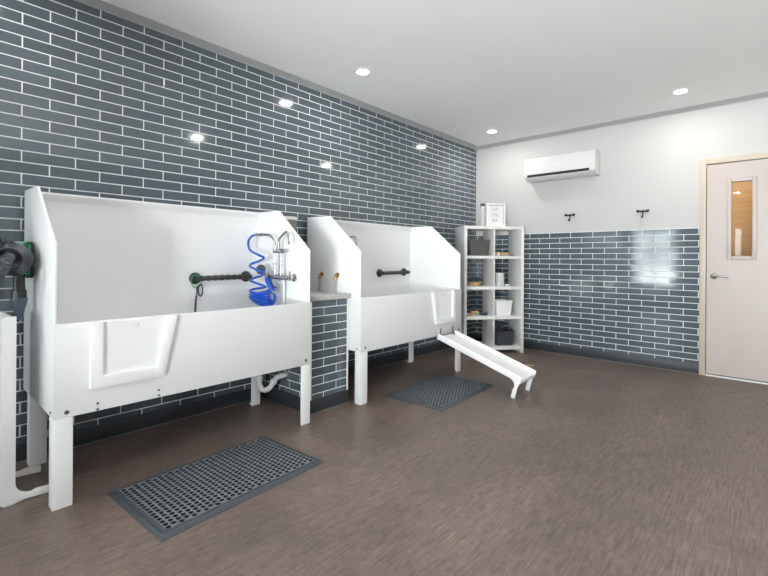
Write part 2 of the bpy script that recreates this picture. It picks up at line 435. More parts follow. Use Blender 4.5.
obj('window_frame', bm, M['door'], leaf)
bm = NB(); bx(bm, wx0, wx1, 0.004, 0.010, wz0, wz1); obj('pane', bm, M['glass'], leaf)
bm = NB()
lathe(bm, [(0.0, 0), (0.030, 0), (0.030, 0.006), (0.024, 0.010), (0.012, 0.012), (0.011, 0.045), (0.0, 0.045)], (2.712, -0.014, 1.005), (0, -1, 0), 24)
tube(bm, smooth_path([(2.706, -0.052, 1.005), (2.735, -0.056, 1.006), (2.780, -0.056, 1.004), (2.828, -0.050, 0.998)], 5), 0.010, 10)
obj('handle', bm, M['chrome'], leaf)
bm = NB(); bx(bm, 2.612, 2.630, -0.0295, -0.028, 0.970, 1.030); obj('strike_plate', bm, M['chrome'], d1)
bm = NB(); bx(bm, DX0 + fw, DX1 - fw, -0.035, 0.06, 0, 0.012, .003); obj('threshold', bm, M['white_plastic'], d1)
bm = NB(); bx(bm, LX0, LX1, -0.006, 0.02, 0.0125, 0.0215); obj('bottom_seal', bm, M['gap'], d1)

# corridor seen through the door glass
bm = NB(); bx(bm, 1.6, 4.6, 1.5, 1.6, 0, 2.5); struct('wall_corridor', bm, M['corridor'])
bm = NB(); bx(bm, 1.6, 4.6, 0.1, 1.5, -0.1, 0); bx(bm, 1.6, 4.6, 0.1, 1.5, 2.5, 2.6); bx(bm, 1.5, 1.6, 0.1, 1.5, 0, 2.5); bx(bm, 4.6, 4.7, 0.1, 1.5, 0, 2.5)
struct('wall_beyond', bm, M['plaster'])

# ------------------------------------------------------------------ dog-wash tub
TL = 1.470
def make_tub(name, label, door_low, XB, gy0):
    """origin: outer corner of the near side panel at the wall; x out from wall, y along wall"""
    t = thing(name, label, 'bathtub')
    XF, TH = 0.745, 0.013
    side = [(XB + 0.012, 0.415), (XF - .012, 0.415), (XF - .012, 1.210), (0.365, 1.512), (XB + 0.012, 1.519)]
    for y in (0, TL - TH):
        bm = NB(); prism(bm, side, 'y', y, y + TH, 0.003); obj('side_panel', bm, M['tub'], t)
    bm = NB(); bx(bm, XF - .012, XF, 0, TL, 0.412, 0.845, .003); fp = obj('front_panel', bm, M['sheet'], t)
    bm = NB(); prism(bm, [(XB + q[0], q[1]) for q in ((0.016, 0.44), (0.030, 0.44), (0.030, 1.47), (0.060, 1.505), (0.060, 1.517), (0.016, 1.517))], 'y', TH, TL - TH, 0.002); obj('back_panel', bm, M['tub'], t)
    bm = NB(); bx(bm, XB + 0.030, XF - .012, TH, TL - TH, 0.44, 0.462); obj('basin_floor', bm, M['tub'], t)
    # legs: bent L sections with a foot flange
    for (lx, ly, s) in ((0.742, -0.002, 1), (0.742, TL - 0.003, -1), (0.135, 0.015, 1), (0.135, TL - 0.015, -1)):
        bm = NB()
        bx(bm, lx - .008, lx, min(ly, ly + s * .078), max(ly, ly + s * .078), 0, 0.44 if lx < .5 else 0.412, .002)
        bx(bm, lx - .066, lx - .008, min(ly, ly + s * .008), max(ly, ly + s * .008), 0, 0.44 if lx < .5 else 0.415, .002)
        if lx < .5: bx(bm, lx - .066, lx - .008, min(ly + s * .008, ly + s * .06), max(ly + s * .008, ly + s * .06), 0, 0.006)
        lg = obj('leg', bm, M['tub'], t)
        if lx > .5: continue
        bm = NB(); lathe(bm, [(0, 0), (0.008, 0), (0.007, .006), (0, .008)], (lx - .035, ly + s * .035, .006), (0, 0, 1), 10); obj('foot_bolt', bm, M['bolt'], lg)
    # trapezoid step-door: proud U frame around a thin panel
    W = 0.400
    def mir(pts): return pts if door_low else [(TL - p[0], p[1]) for p in pts]
    o = 0.138
    U = mir([(o, 0.838), (o, 0.528), (o + .336, 0.528), (o + W, 0.838), (o + W - .052, 0.838), (o + .300, 0.580), (o + .051, 0.580), (o + .051, 0.838)])
    bm = NB(); prism(bm, U, 'x', XF, XF + .024, .002); df = obj('door_frame', bm, M['tub'], t)
    Pn = mir([(o + .051, 0.836), (o + .051, 0.580), (o + .300, 0.580), (o + W - .052, 0.836)])
    bm = NB(); prism(bm, Pn, 'x', XF, XF + .004); dp = obj('door_panel', bm, M['tub'], t)
    yl = o + .205 if door_low else TL - o - .205
    bm = NB(); lathe(bm, [(0, 0), (.013, 0), (.013, .002), (.011, .003), (0, .003)], (XF + .004, yl, 0.812), (1, 0, 0), 20); obj('latch', bm, M['pvc'], dp)
    for (yy, zz, r) in ((0.050, 0.436, .010), (0.173, 0.449, .006), (0.173, 0.421, .006), (0.453, 0.452, .006), (0.453, 0.424, .006), (TL - .045, 0.446, .010)):
        yy = yy if door_low else TL - yy
        bm = NB(); lathe(bm, [(0, 0), (r, 0), (r * .9, .003), (r * .45, .0045), (0, .0045)], (XF, yy, zz), (1, 0, 0), 14); obj('bolt', bm, M['bolt'], t)
    for yy in (0, TL):
        s = -1 if yy == 0 else 1
        bm = NB(); lathe(bm, [(0, 0), (.007, 0), (.006, .003), (0, .004)], (XF - .05, yy, 0.436), (0, s, 0), 12); obj('bolt', bm, M['bolt'], t)
    # black grab bar on the back panel
    gy1 = gy0 + .402; GX = XB + .088
    bm = NB(); n = 60; pts = []; rad = []
    for i in range(n + 1):
        f = i / n; pts.append((GX, gy0 + (gy1 - gy0) * f, 1.005 + .004 * f)); rad.append(0.0155 + 0.0045 * abs(math.sin(f * PI * 8)))
    tube(bm, pts, .016, 14, True, rad)
    g = obj('grab_bar', bm, M['grip'], t)
    for y in (gy0, gy1):
        bm = NB(); lathe(bm, [(0, 0), (.042, 0), (.042, .010), (.034, .018), (.022, .024), (.020, .056), (.017, .074), (0, .076)], (XB + 0.030, y, 1.005 if y == gy0 else 1.009), (1, 0, 0), 28); obj('flange', bm, M['black'], g)
    if not door_low:
        bm = NB(); lathe(bm, [(0, 0), (.013, 0), (.015, .012), (.006, .030), (0, .032)], (GX, gy1 + .014, 1.009), (0, 1, 0), 16); obj('end_knob', bm, M['black'], g)
    return t
tub1 = make_tub('grooming_tub', 'white plastic dog-wash tub with coiled blue spray hose and drain trap below', True, .040, .954)
tub1.location = (0, -5.001, 0)
tub2 = make_tub('grooming_tub', 'white plastic dog-wash tub with the ramp hooked on its front, beside shelves', False, .045, .938)
tub2.location = (0, -3.032, 0)
# drain trap under the first tub
bm = NB()
tube(bm, smooth_path([(0.200, 1.405, 0.455), (0.200, 1.405, 0.30), (0.200, 1.405, 0.20), (0.212, 1.412, 0.152), (0.240, 1.430, 0.136), (0.268, 1.458, 0.158), (0.280, 1.480, 0.200), (0.290, 1.505, 0.228), (0.300, 1.540, 0.235), (0.300, 1.580, 0.236)], 6), 0.021, 14)
dr = obj('drain_pipe', bm, M['pvc'], tub1)
for o_, a_ in (((0.200, 1.405, 0.215), (0, 0, 1)), ((0.200, 1.405, 0.300), (0, 0, 1)), ((0.276, 1.472, 0.185), (.2, .45, .87))):
    bm = NB(); lathe(bm, [(.022, 0), (.029, .002), (.029, .026), (.022, .028)], o_, a_, 14)
    obj('coupling_nut', bm, M['pvc'], dr)
bm = NB(); lathe(bm, [(.0, 0), (.040, 0), (.038, .008), (.022, .012), (0, .012)], (0.300, 1.580, 0.236), (0, -1, 0), 20); obj('wall_flange', bm, M['chrome'], dr)

# ------------------------------------------------------------------ ramps
RL, RWID = 0.872, 0.300
def make_ramp(label):
    """local: x across 0..RWID, y along (0 top -> RL low end), z up from deck"""
    t = thing('dog_ramp', label, 'ramp')
    bm = NB(); bx(bm, .012, RWID - .012, 0, RL - .004, -.010, 0, .002); obj('deck', bm, M['ramp'], t)
    arc = [(RL - .095 + .058 * math.sin(a), -.080 + .058 * math.cos(a)) for a in [k * PI / 2 / 6 for k in range(7)]]
    poly = [(0.012, .032), (RL - .010, .032), (RL, .022), (RL, -.010), (RL - .010, -.060), (RL - .004, -.168), (RL - .040, -.168)] + [(RL - .044, -.10)] + arc[::-1] + [(0, -.022), (0, .022)]
    for x in (0, RWID - .012):
        bm = NB(); prism(bm, poly, 'x', x, x + .012, .002); obj('side_rail', bm, M['ramp'], t)
    bm = NB(); bx(bm, .012, RWID - .012, RL - .012, RL - .002, -.034, -.010, .002); obj('end_bar', bm, M['ramp'], t)
    return t
ramp1 = make_ramp('white plastic dog ramp sloping from tub front down to the floor')
for x in (.045, RWID - .045):
    bm = NB(); tube(bm, smooth_path([(x, .035, .001), (x, .012, .016), (x, -.006, .028), (x, -.010, .060), (x, -.011, .078)], 4), .0042, 8); obj('hook', bm, M['black_plastic'], ramp1)
ang = math.radians(17.6)
ex, ey, ez = Vector((0, -1, 0)), Vector((math.cos(ang), 0, -math.sin(ang))), Vector((math.sin(ang), 0, math.cos(ang)))
def frame(o, ex, ey, ez, loc):
    m = Matrix((ex, ey, ez)).transposed().to_4x4(); m.translation = loc; o.matrix_world = m
# across runs from the far rail (y=-1.745) to the near rail (y=-2.045)
z0 = 0.168 * math.cos(ang) + (RL - .02) * math.sin(ang)
frame(ramp1, ex, ey, ez, Vector((0.782, -1.745, z0 + .001)))
ramp2 = dup(ramp1, 'white plastic dog ramp stood on end against the near tub side')
for ch in [o for o in C.objects if o.parent == ramp2 and o.name.startswith('hook')]:
    bpy.data.objects.remove(ch)
# stored upright: length runs down, deck top faces the camera side (-y), legs point +y along the floor
frame(ramp2, Vector((1, 0, 0)), Vector((0, 0, -1)), Vector((0, -1, 0)), Vector((0.243, -5.124, RL + .001)))

# ------------------------------------------------------------------ rubber mats
def make_mat(label):
    """0.55 x 0.905, origin at centre; perforated field with a bevelled rim"""
    t = thing('rubber_mat', label, 'mat', group='drainage mats in front of the tubs')
    Wm, Lm, H, bd = 0.575, 0.905, 0.014, 0.042
    bm = NB(); hw, hl = Wm / 2, Lm / 2
    rings = []
    for (ins, z) in ((0, 0), (0, .003), (.020, H * .8), (.024, H * .62), (.030, H * .62), (.034, H), (bd, H), (bd, 0.0005)):
        rings.append([bm.verts.new((sx * (hw - ins), sy * (hl - ins), z)) for sx, sy in ((-1, -1), (1, -1), (1, 1), (-1, 1))])
    for i in range(len(rings) - 1):
        for k in range(4): bm.faces.new((rings[i][k], rings[i][(k + 1) % 4], rings[i + 1][(k + 1) % 4], rings[i + 1][k]))
    obj('rim', bm, M['mat_rubber'], t)
    bm = NB(); iw, il = hw - bd, hl - bd; dark = []
    nx, ny = 17, 29
    cw, cl = 2 * iw / nx, 2 * il / ny
    seg = 8
    # staggered: odd rows shifted half a cell; row ends closed by half cells without a hole
    for j in range(ny):
        sh = 0.5 if j % 2 else 0
        y0 = -il + j * cl; y1 = y0 + cl; yc = (y0 + y1) / 2
        cells = [(-iw + (i + sh) * cw, -iw + (i + 1 + sh) * cw) for i in range(nx if not sh else nx - 1)]
        if sh:
            for a, b_ in ((-iw, -iw + cw / 2), (iw - cw / 2, iw)):
                bm.faces.new([bm.verts.new(p) for p in ((a, y0, H), (b_, y0, H), (b_, y1, H), (a, y1, H))])
        for a, b_ in cells:
            xc = (a + b_) / 2; r = cw * 0.40
            outer = [(b_, yc), (b_, y1), (xc, y1), (a, y1), (a, yc), (a, y0), (xc, y0), (b_, y0)]
            ov = [bm.verts.new((p[0], p[1], H)) for p in outer]
            iv = [bm.verts.new((xc + r * math.cos(k * PI / 4), yc + r * math.sin(k * PI / 4), H - .0008)) for k in range(8)]
            lv = [bm.verts.new((xc + r * .92 * math.cos(k * PI / 4), yc + r * .92 * math.sin(k * PI / 4), 0.0008)) for k in range(8)]
            for k in range(8):
                bm.faces.new((ov[k], ov[(k + 1) % 8], iv[(k + 1) % 8], iv[k]))
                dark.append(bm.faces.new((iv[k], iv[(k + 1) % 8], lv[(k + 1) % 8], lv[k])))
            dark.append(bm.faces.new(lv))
    for q in dark: q.material_index = 1  # hole walls and bottoms coloured black for the shade inside them
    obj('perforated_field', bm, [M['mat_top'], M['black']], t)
    return t
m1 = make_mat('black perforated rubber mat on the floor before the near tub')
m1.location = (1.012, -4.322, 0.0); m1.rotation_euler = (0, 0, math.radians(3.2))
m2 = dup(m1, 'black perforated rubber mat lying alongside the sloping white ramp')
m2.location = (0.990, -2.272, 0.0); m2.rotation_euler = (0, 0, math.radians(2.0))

# ------------------------------------------------------------------ faucets with coiled spray hose
def make_faucet(label):
    """mounted on a panel facing -y; local origin on the panel surface at x=0 z=0, -y out of the panel"""
    t = thing('wash_faucet', label, 'faucet')
    Y = -0.065
    bm = NB()
    # lower mixer body with two wall inlets
    tube(bm, [(-.05, Y, .012), (.17, Y, .012)], .016, 14)
    for x in (-.03, .15):
        tube(bm, [(x, 0, .012), (x, Y, .012)], .013, 12)
        lathe(bm, [(0, 0), (.030, 0), (.028, .008), (.015, .012), (0, .012)], (x, 0, .012), (0, -1, 0), 20)
    for x in (-.055, .175):
        lathe(bm, [(0, 0), (.018, 0), (.020, .012), (.014, .022), (0, .024)], (x, Y, .012), (-1 if x < 0 else 1, 0, 0), 16)
    body = obj('mixer_body', bm, M['chrome'], t)
    for x in (-.062, .186):
        bm = NB()
        tube(bm, [(x, Y, .012), (x + (.012 if x > 0 else -.012), Y - .01, .060)], .0055, 8)
        obj('lever', bm, M['chrome'], body)
    # risers
    bm = NB(); tube(bm, [(.0, Y, .012), (.0, Y, .250)], .0072, 12); tube(bm, [(.075, Y, .012), (.075, Y, .105), (.075, Y, .180)], .0062, 12)
    for z in (.05, .105, .215): lathe(bm, [(0, 0), (.0145, 0), (.0145, .022), (0, .022)], (0, Y, z), (0, 0, 1), 14)
    for z in (.03, .085): lathe(bm, [(0, 0), (.013, 0), (.013, .016), (0, .016)], (.075, Y, z), (0, 0, 1), 14)
    obj('riser', bm, M['chrome'], t)
    # cross body with blue-marked valve
    bm = NB(); tube(bm, [(-.012, Y, .205), (.085, Y, .205)], .014, 12); tube(bm, [(.02, 0, .205), (.02, Y, .205)], .008, 10)
    lathe(bm, [(0, 0), (.016, 0), (.019, .014), (.012, .030), (0, .032)], (.085, Y, .205), (1, -.25, 0), 16)
    cb = obj('valve_body', bm, M['chrome'], t)
    bm = NB(); lathe(bm, [(0, 0), (.009, 0), (.009, .004), (0, .004)], (.104, Y - .014, .208), (.6, -1, 0), 14); obj('blue_cap', bm, M['blue'], cb)
    # gooseneck spout
    bm = NB(); tube(bm, smooth_path([(.045, Y, .205), (.045, Y, .270), (.058, Y, .298), (.100, Y - .01, .316), (.150, Y - .02, .336), (.178, Y - .025, .335), (.195, Y - .028, .316), (.197, Y - .028, .268)], 7), .0085, 12)
    lathe(bm, [(0, 0), (.0115, 0), (.0115, .022), (0, .022)], (.197, Y - .028, .250), (0, 0, 1), 14)
    obj('spout', bm, M['steel'], t)
    # hose arm
    bm = NB(); tube(bm, smooth_path([(.0, Y, .235), (-.004, Y - .004, .280), (-.035, Y - .02, .318), (-.085, Y - .04, .326), (-.15, Y - .06, .328)], 7), .0085, 12)
    for x in (-.105, -.140): lathe(bm, [(0, 0), (.0125, 0), (.0125, .020), (0, .020)], (x, Y - .047 - (.013 if x < -.12 else 0), .3275), (-1, -.25, 0), 12)
    obj('hose_arm', bm, M['steel'], t)
    # blue coil: stretched turns that settle into a tight pile on the rim
    pts = [(-.155, Y - .06, .328), (-.20, Y - .07, .318), (-.255, Y - .065, .285), (-.262, Y - .06, .240), (-.20, Y - .075, .205), (-.075, Y - .09, .175), (-.07, Y - .05, .155), (-.18, Y - .02, .130),
           (-.255, Y - .03, .112), (-.22, Y - .075, .092), (-.10, Y - .10, .070), (-.06, Y - .06, .046), (-.14, Y - .02, .022), (-.235, Y - .03, -.002), (-.20, Y - .08, -.018), (-.07, Y - .10, -.034),
           (-.035, Y - .06, -.055), (-.13, Y - .015, -.070), (-.235, Y - .035, -.085), (-.19, Y - .09, -.098), (-.06, Y - .10, -.108)]
    bm = NB(); tube(bm, smooth_path(pts, 7), .0088, 10)
    n = 9 * 16; pile = []
    for i in range(n + 1):
        a = i / 16 * 2 * PI; f = i / n
        pile.append((-.115 + (.105 + .016 * math.sin(3.1 * f * 9)) * math.cos(a) + .03 * f, Y - .055 + (.050 + .012 * math.cos(5 * f * 7)) * math.sin(a), -.118 - .060 * f + .016 * math.cos(a + f * 3) + .022 * math.sin(a * .5 + 1)))
    tube(bm, pile, .0088, 8)
    e = Vector(pile[-1])
    tube(bm, smooth_path([tuple(e), (.02, Y - .02, -.165), (.045, Y - .03, -.130), (.042, Y - .035, -.098)], 6), .0088, 8)
    obj('coiled_hose', bm, M['blue'], t)
    # hand sprayer hanging from a clip
    bm = NB(); tube(bm, [(-.052, Y - .035, .005), (-.045, Y - .035, -.008), (.022, Y - .035, -.082), (.026, Y - .035, -.090)], .02, 14, True, [.014, .0195, .0195, .012])
    sp = obj('sprayer_grip', bm, M['blue'], t)
    bm = NB(); lathe(bm, [(0, -.038), (.014, -.038), (.024, -.016), (.036, .0), (.036, .014), (.030, .018), (0, .018)], (-.125, Y - .035, .066), (.50, -.80, .12), 22); obj('sprayer_head', bm, M['black'], sp)
    bm = NB(); lathe(bm, [(0, 0), (.028, 0), (.027, .002), (0, .002)], Vector((-.125, Y - .035, .066)) + Vector((.50, -.80, .12)).normalized() * .018, (.50, -.80, .12), 20); obj('spray_face', bm, M['nozzle'], sp)
    bm = NB(); tube(bm, smooth_path([(-.105, Y - .022, .060), (-.085, Y - .028, .055), (-.066, Y - .035, .030), (-.050, Y - .035, .002)], 5), .012, 12); tube(bm, [(-.085, Y - .028, .050), (-.03, Y, .02)], .009, 10)
    obj('sprayer_neck', bm, M['chrome'], sp)
    bm = NB(); lathe(bm, [(0, 0), (.0125, 0), (.0125, .020), (.008, .024), (0, .024)], (.026, Y - .035, -.088), (.5, 0, -.85), 12)
    obj('hose_coupling', bm, M['chrome'], sp)
    bm = NB(); tube(bm, smooth_path([(-.012, Y - .022, -.002), (.000, Y - .028, -.028), (.025, Y - .030, -.050), (.052, Y - .026, -.062)], 5), .0068, 10); obj('trigger', bm, M['charcoal'], sp)
    bm = NB(); tube(bm, [(.052, -.022, .012), (.052, -.022, -.26)], .0105, 12); obj('drop_pipe', bm, M['pvc'], t)
    return t
fa1 = make_faucet('chrome faucet with blue coiled spray hose inside the near tub')
fa1.location = (0.418, -3.545, 1.000)
fa2 = dup(fa1, 'faucet with grey looped arm just peeking over the far tub side panel')
fa2.location = (0.375, -3.0178, 1.000)
def mirror_y(o):
    for ch in [q for q in C.objects if q.parent == o]:
        ch.data = ch.data.copy(); ch.data.transform(Matrix.Scale(-1, 4, (0, 1, 0))); ch.data.flip_normals(); mirror_y(ch)
mirror_y(fa2)

# water supplies on the outside of the second tub
def make_supply(label, x, nut):
    t = thing('supply_hose', label, 'hose', (x, -3.033, 0.873))
    bm = NB(); h = .145
    lathe(bm, [(0, 0), (.020, 0), (.020, .005), (.010, .008), (0, .008)], (0, 0, h), (0, -1, 0), 16)
    tube(bm, smooth_path([(0, 0, h), (0, -.016, h), (0, -.026, h - .006), (0, -.028, h - .022)], 5), .0095, 12)
    e = obj('elbow', bm, M['brass'], t)
    bm = NB(); lathe(bm, [(0, 0), (.0135, 0), (.0135, .018), (.010, .022), (0, .022)], (0, -.028, h - .040), (0, 0, 1), 6); obj('nut', bm, M['brass'], e)
    bm = NB(); tube(bm, smooth_path([(0, -.028, h - .038), (.002, -.030, .06), (-.003, -.031, .03), (-.008 if not nut else .012, -.032, 0.0)], 6), .0068, 10); obj('braided_line', bm, M['braid'], t)
    return t
make_supply('brass elbow with braided hose above the stone cap, nearer the tiled wall', 0.268, False)
make_supply('brass elbow with braided hose above the stone cap, nearer the tub front', 0.466, True)

# leash looped over the near end of the grab bar
t = thing('grooming_leash', 'green and black leash looped on grab bar, hanging into the near tub', 'leash', (0.100, -4.047, 1.005))
bm = NB(); lp = [(0, -.002 + .037 * math.sin(a), -.020 + .047 * math.cos(a)) for a in [k * 2 * PI / 24 for k in range(25)]]
tube(bm, lp, .0035, 6, False); obj('loop', bm, M['green'], t)
bm = NB(); lp = [(.008, .024 + .016 * math.sin(a), -.085 + .042 * math.cos(a)) for a in [k * 2 * PI / 24 for k in range(25)]]
tube(bm, lp, .005, 8, False); tube(bm, [(.006, .000, -.062), (.008, .016, -.052)], .006, 8); obj('clip', bm, M['black'], t)
bm = NB(); tube(bm, smooth_path([(.006, .004, -.060), (.006, .000, -.100), (.008, -.012, -.180), (.010, -.014, -.300), (.012, -.016, -.420)], 6), .0065, 8); obj('strap', bm, M['black'], t)
bm = NB()
for k in range(6): lathe(bm, [(0, 0), (.0075, 0), (.0075, .018), (0, .018)], (.0065 + .0008 * k, -.002 - .0025 * k, -.10 - .034 * k), (0, 0, -1), 8)
obj('ferrule', bm, M['steel'], t)

# ------------------------------------------------------------------ hose dryer holder on the near tub's outer side
t = thing('dryer_hose_holder', 'charcoal round hose holder with black hose and nozzle on tub side', 'dryer', (0.43, -5.104, 1.137))
bm = NB()  # bracket: rounded wire rectangle, green with black edging, on the panel
R_ = [(-.27, .09), (-.10, .09), (-.10, -.09), (-.27, -.09)]
rect = []
for i, (px, pz) in enumerate(((-.26, .085), (-.11, .085), (-.11, -.088), (-.26, -.088))):
    cx, cz = px + (.02 if px < -.2 else -.02), pz + (-.02 if pz > 0 else .02)
    a0 = (PI, PI / 2, 0, -PI / 2)[i] if False else {0: PI, 1: PI / 2, 2: 0, 3: -PI / 2}[i]
    for k in range(5):
        a = a0 - k * PI / 8; rect.append((cx + .035 + .02 * math.cos(a), .089, cz + .02 * math.sin(a)))
rect.append(rect[0])
tube(bm, rect, .0075, 8, False)
for z in (-.05, .05): tube(bm, [(-.225, .090, z), (-.075, .090, z)], .005, 8)
tube(bm, [(-.150, .090, .085), (-.150, .090, -.088)], .005, 8)
br = obj('bracket', bm, M['black'], t)
bm = NB(); tube(bm, [(p[0], p[1] - .011, p[2] * .86) for p in rect], .0055, 8, False)
tube(bm, [(-.150, .084, .09), (-.10, .03, .060)], .008, 8); tube(bm, [(-.150, .084, -.09), (-.10, .03, -.060)], .008, 8); obj('bracket_brace', bm, M['green'], br)
ax = Vector((.93, -.36, 0))
bm = NB(); lathe(bm, [(0, -.13), (.048, -.13), (.063, -.105), (.076, -.06), (.081, -.02), (.076, .0), (.060, .045), (.056, .060), (.050, .060), (.048, .030), (0, .030)], (0, 0, 0), ax, 36); obj('hub', bm, M['charcoal'], t)
bm = NB(); e1 = ax.normalized(); u_ = Vector((0, 0, 1)); w_ = e1.cross(u_)
tube(bm, [tuple(e1 * .058 + (u_ * math.cos(k * PI / 16) + w_ * math.sin(k * PI / 16)) * .053) for k in range(33)], .006, 8, False); obj('collar', bm, M['black'], t)
bm = NB()
hp = smooth_path([(.01, -.004, 0), (.07, -.020, .010), (.115, -.034, .0), (.130, -.046, -.032), (.125, -.070, -.075), (.09, -.14, -.125), (.0, -.30, -.13), (-.10, -.40, .0), (-.14, -.36, .09), (-.15, -.25, .128), (-.16, -.13, .128), (-.17, -.03, .106), (-.17, .02, .07)], 12)
n = len(hp); tube(bm, hp, .027, 14, True, [.022 + .0032 * (1 if i % 4 < 2 else 0) for i in range(n)]); obj('hose', bm, M['charcoal'], t)
bm = NB(); tube(bm, [(-.075, .038, -.06), (-.075, .038, -.205)], .026, 16, True, [.022, .027]); lathe(bm, [(.027, 0), (.031, .004), (.031, .045), (.027, .050)], (-.075, .038, -.20), (0, 0, 1), 18)
nz = obj('nozzle_body', bm, M['black_plastic'], t)
bm = NB(); lathe(bm, [(0, 0), (.034, 0), (.033, .018), (.016, .090), (.013, .112), (0, .112)], (-.075, .038, -.19), (0, 0, -1), 20); obj('nozzle_tip', bm, M['nozzle'], nz)

# grey canister on the wall between the tubs
t = thing('wall_canister', 'grey round canister with white lid on tiled wall between tubs', 'canister', (0.088, -3.262, 1.26))
bm = NB(); lathe(bm, [(0, 0), (.066, 0), (.070, .006), (.073, .215), (0, .215)], seg=32); obj('body', bm, M['canister'], t)
bm = NB(); lathe(bm, [(0, .215), (.076, .215), (.078, .219), (.078, .236), (.070, .243), (0, .245)], seg=32); obj('lid', bm, M['white_plastic'], t)
bm = NB(); bx(bm, -.079, -.060, -.03, .03, .04, .18, .003); obj('mount', bm, M['bolt'], t)

# ------------------------------------------------------------------ corner shelf unit
SW, SD, SH = 0.770, 0.380, 1.567
er, ed = Vector((0.645, 0.764, 0)), Vector((-0.764, 0.645, 0))
PR = Vector((0.842, -0.268, 0)); PL = PR - er * SW
srot = math.atan2(er.y, er.x)
sh = thing('shelf_unit', 'tall white open cube shelving unit standing across the room corner', 'shelf', PL, srot)
for x in (0, SW - .037):
    bm = NB(); bx(bm, x, x + .037, 0, SD, 0, SH - .037, .0015); obj('side_panel', bm, M['shelf'], sh)
bm = NB(); bx(bm, 0, SW, 0, SD, SH - .037, SH, .0015); obj('top_panel', bm, M['shelf'], sh)
SZ = [(.042, .083), (.418, .456), (.785, .823), (1.166, 1.201)]
for a, b_ in SZ:
    bm = NB(); bx(bm, .037, SW - .037, .004, SD, a, b_, .001); obj('shelf_board', bm, M['shelf'], sh)
zt = [z[1] for z in SZ] + [None]
for i, (a, b_) in enumerate(((.083, .418), (.456, .785), (.823, 1.166), (1.201, SH - .037))):
    bm = NB(); bx(bm, SW / 2 - .008, SW / 2 + .008, .004, SD, a, b_, .001); obj('divider', bm, M['shelf'], sh)
def on_shelf(x, y, z): return PL + er * (x + .022) + ed * y + Vector((0, 0, z))
def sthing(name, label, cat, x, y, z, rot=0, group=None): return thing(name, label, cat, on_shelf(x, y, z + .0008), srot + rot, group)

def bin_mesh(w0, w1, d0, d1, h, th=.006, flare=0):
    bm = NB(); rings = []
    for (w, d, z) in ((w0, d0, 0), (w1, d1, h), (w1 - th, d1 - th, h), (w0 - th, d0 - th, th)):
        r = .018; ring = []
        for sx, sy, a0 in ((1, 1, 0), (-1, 1, PI / 2), (-1, -1, PI), (1, -1, 3 * PI / 2)):
            for k in range(4):
                a = a0 + k * PI / 6; ring.append(bm.verts.new((sx * (w / 2 - r) + r * math.cos(a), sy * (d / 2 - r) + r * math.sin(a), z)))
        rings.append(ring)
    n = len(rings[0])
    for i in range(3):
        for k in range(n): bm.faces.new((rings[i][k], rings[i][(k + 1) % n], rings[i + 1][(k + 1) % n], rings[i + 1][k]))
    bm.faces.new(rings[0][::-1]); bm.faces.new(rings[3])
    return bm
# top left: grey woven bin
t = sthing('storage_bin', 'grey woven fabric bin in the top cubby beside wooden brushes', 'bin', .192, .175, 1.201)
obj('body', bin_mesh(.225, .262, .22, .25, .198), M['woven'], t)
bm = NB(); tube(bm, smooth_path([(.128, -.05, .150), (.139, -.045, .178), (.142, 0, .188), (.139, .045, .178), (.128, .05, .150)], 5), .006, 8); obj('handle', bm, M['woven'], t)
bm = NB()
for s in (-1, 1): bx(bm, -.13, .13, s * .124 - .004, s * .124 + .004, .180, .199, .002)
obj('hem', bm, M['woven'], t)
# top right: wooden brushes
t = sthing('wooden_brush', 'small tan wooden brush head in top cubby, nearest the divider', 'brush', .418, .13, 1.201)
bm = NB(); bx(bm, -.030, .030, -.035, .035, .012, .048, .007); obj('block', bm, M['wood'], t); bm = NB(); bx(bm, -.026, .026, -.03, .03, 0, .012); obj('bristles', bm, M['bristle'], t)
t = sthing('bottle_cap', 'white plastic cap standing between the wooden brushes', 'cap', .466, .12, 1.201)
bm = NB(); lathe(bm, [(0, 0), (.015, 0), (.014, .044), (.011, .048), (0, .048)], seg=18); obj('shell', bm, M['white_plastic'], t)
bm = NB(); lathe(bm, [(.0152, .004), (.0165, .005), (.0165, .010), (.0152, .011), (.0152, .004)], seg=18, caps=False); obj('ring', bm, M['white_plastic'], t)
t = sthing('wooden_brush', 'long tan wooden brush in the top cubby with rounded back', 'brush', .545, .14, 1.201)
bm = NB(); bx(bm, -.058, .058, -.030, .030, .014, .044, .010); obj('block', bm, M['wood'], t); bm = NB(); bx(bm, -.052, .052, -.025, .025, 0, .014); obj('bristles', bm, M['bristle'], t)
t = sthing('comb', 'grey comb lying flat at the end of the wooden brushes', 'comb', .632, .13, 1.201)
bm = NB(); bx(bm, -.026, .026, -.012, .010, 0, .026, .004); obj('spine', bm, M['steel'], t)
bm = NB()
for k in range(9): bx(bm, -.024 + k * .0055, -.021 + k * .0055, -.045, -.012, .004, .012)
obj('teeth', bm, M['steel'], t)
# second left: wooden bowl with leaf
t = sthing('wooden_bowl', 'shallow tan wooden bowl with a green leaf in second row cubby', 'bowl', .155, .15, .823)
bm = NB(); lathe(bm, [(0, 0), (.052, 0), (.064, .010), (.072, .044), (.067, .044), (.056, .014), (0, .012)], seg=32); obj('bowl', bm, M['wood'], t)
bm = NB(); prism(bm, [(.050, 0.030), (.075, .020), (.098, .028), (.090, .050), (.070, .058)], 'y', -.03, -.026); obj('leaf', bm, M['leaf'], t)
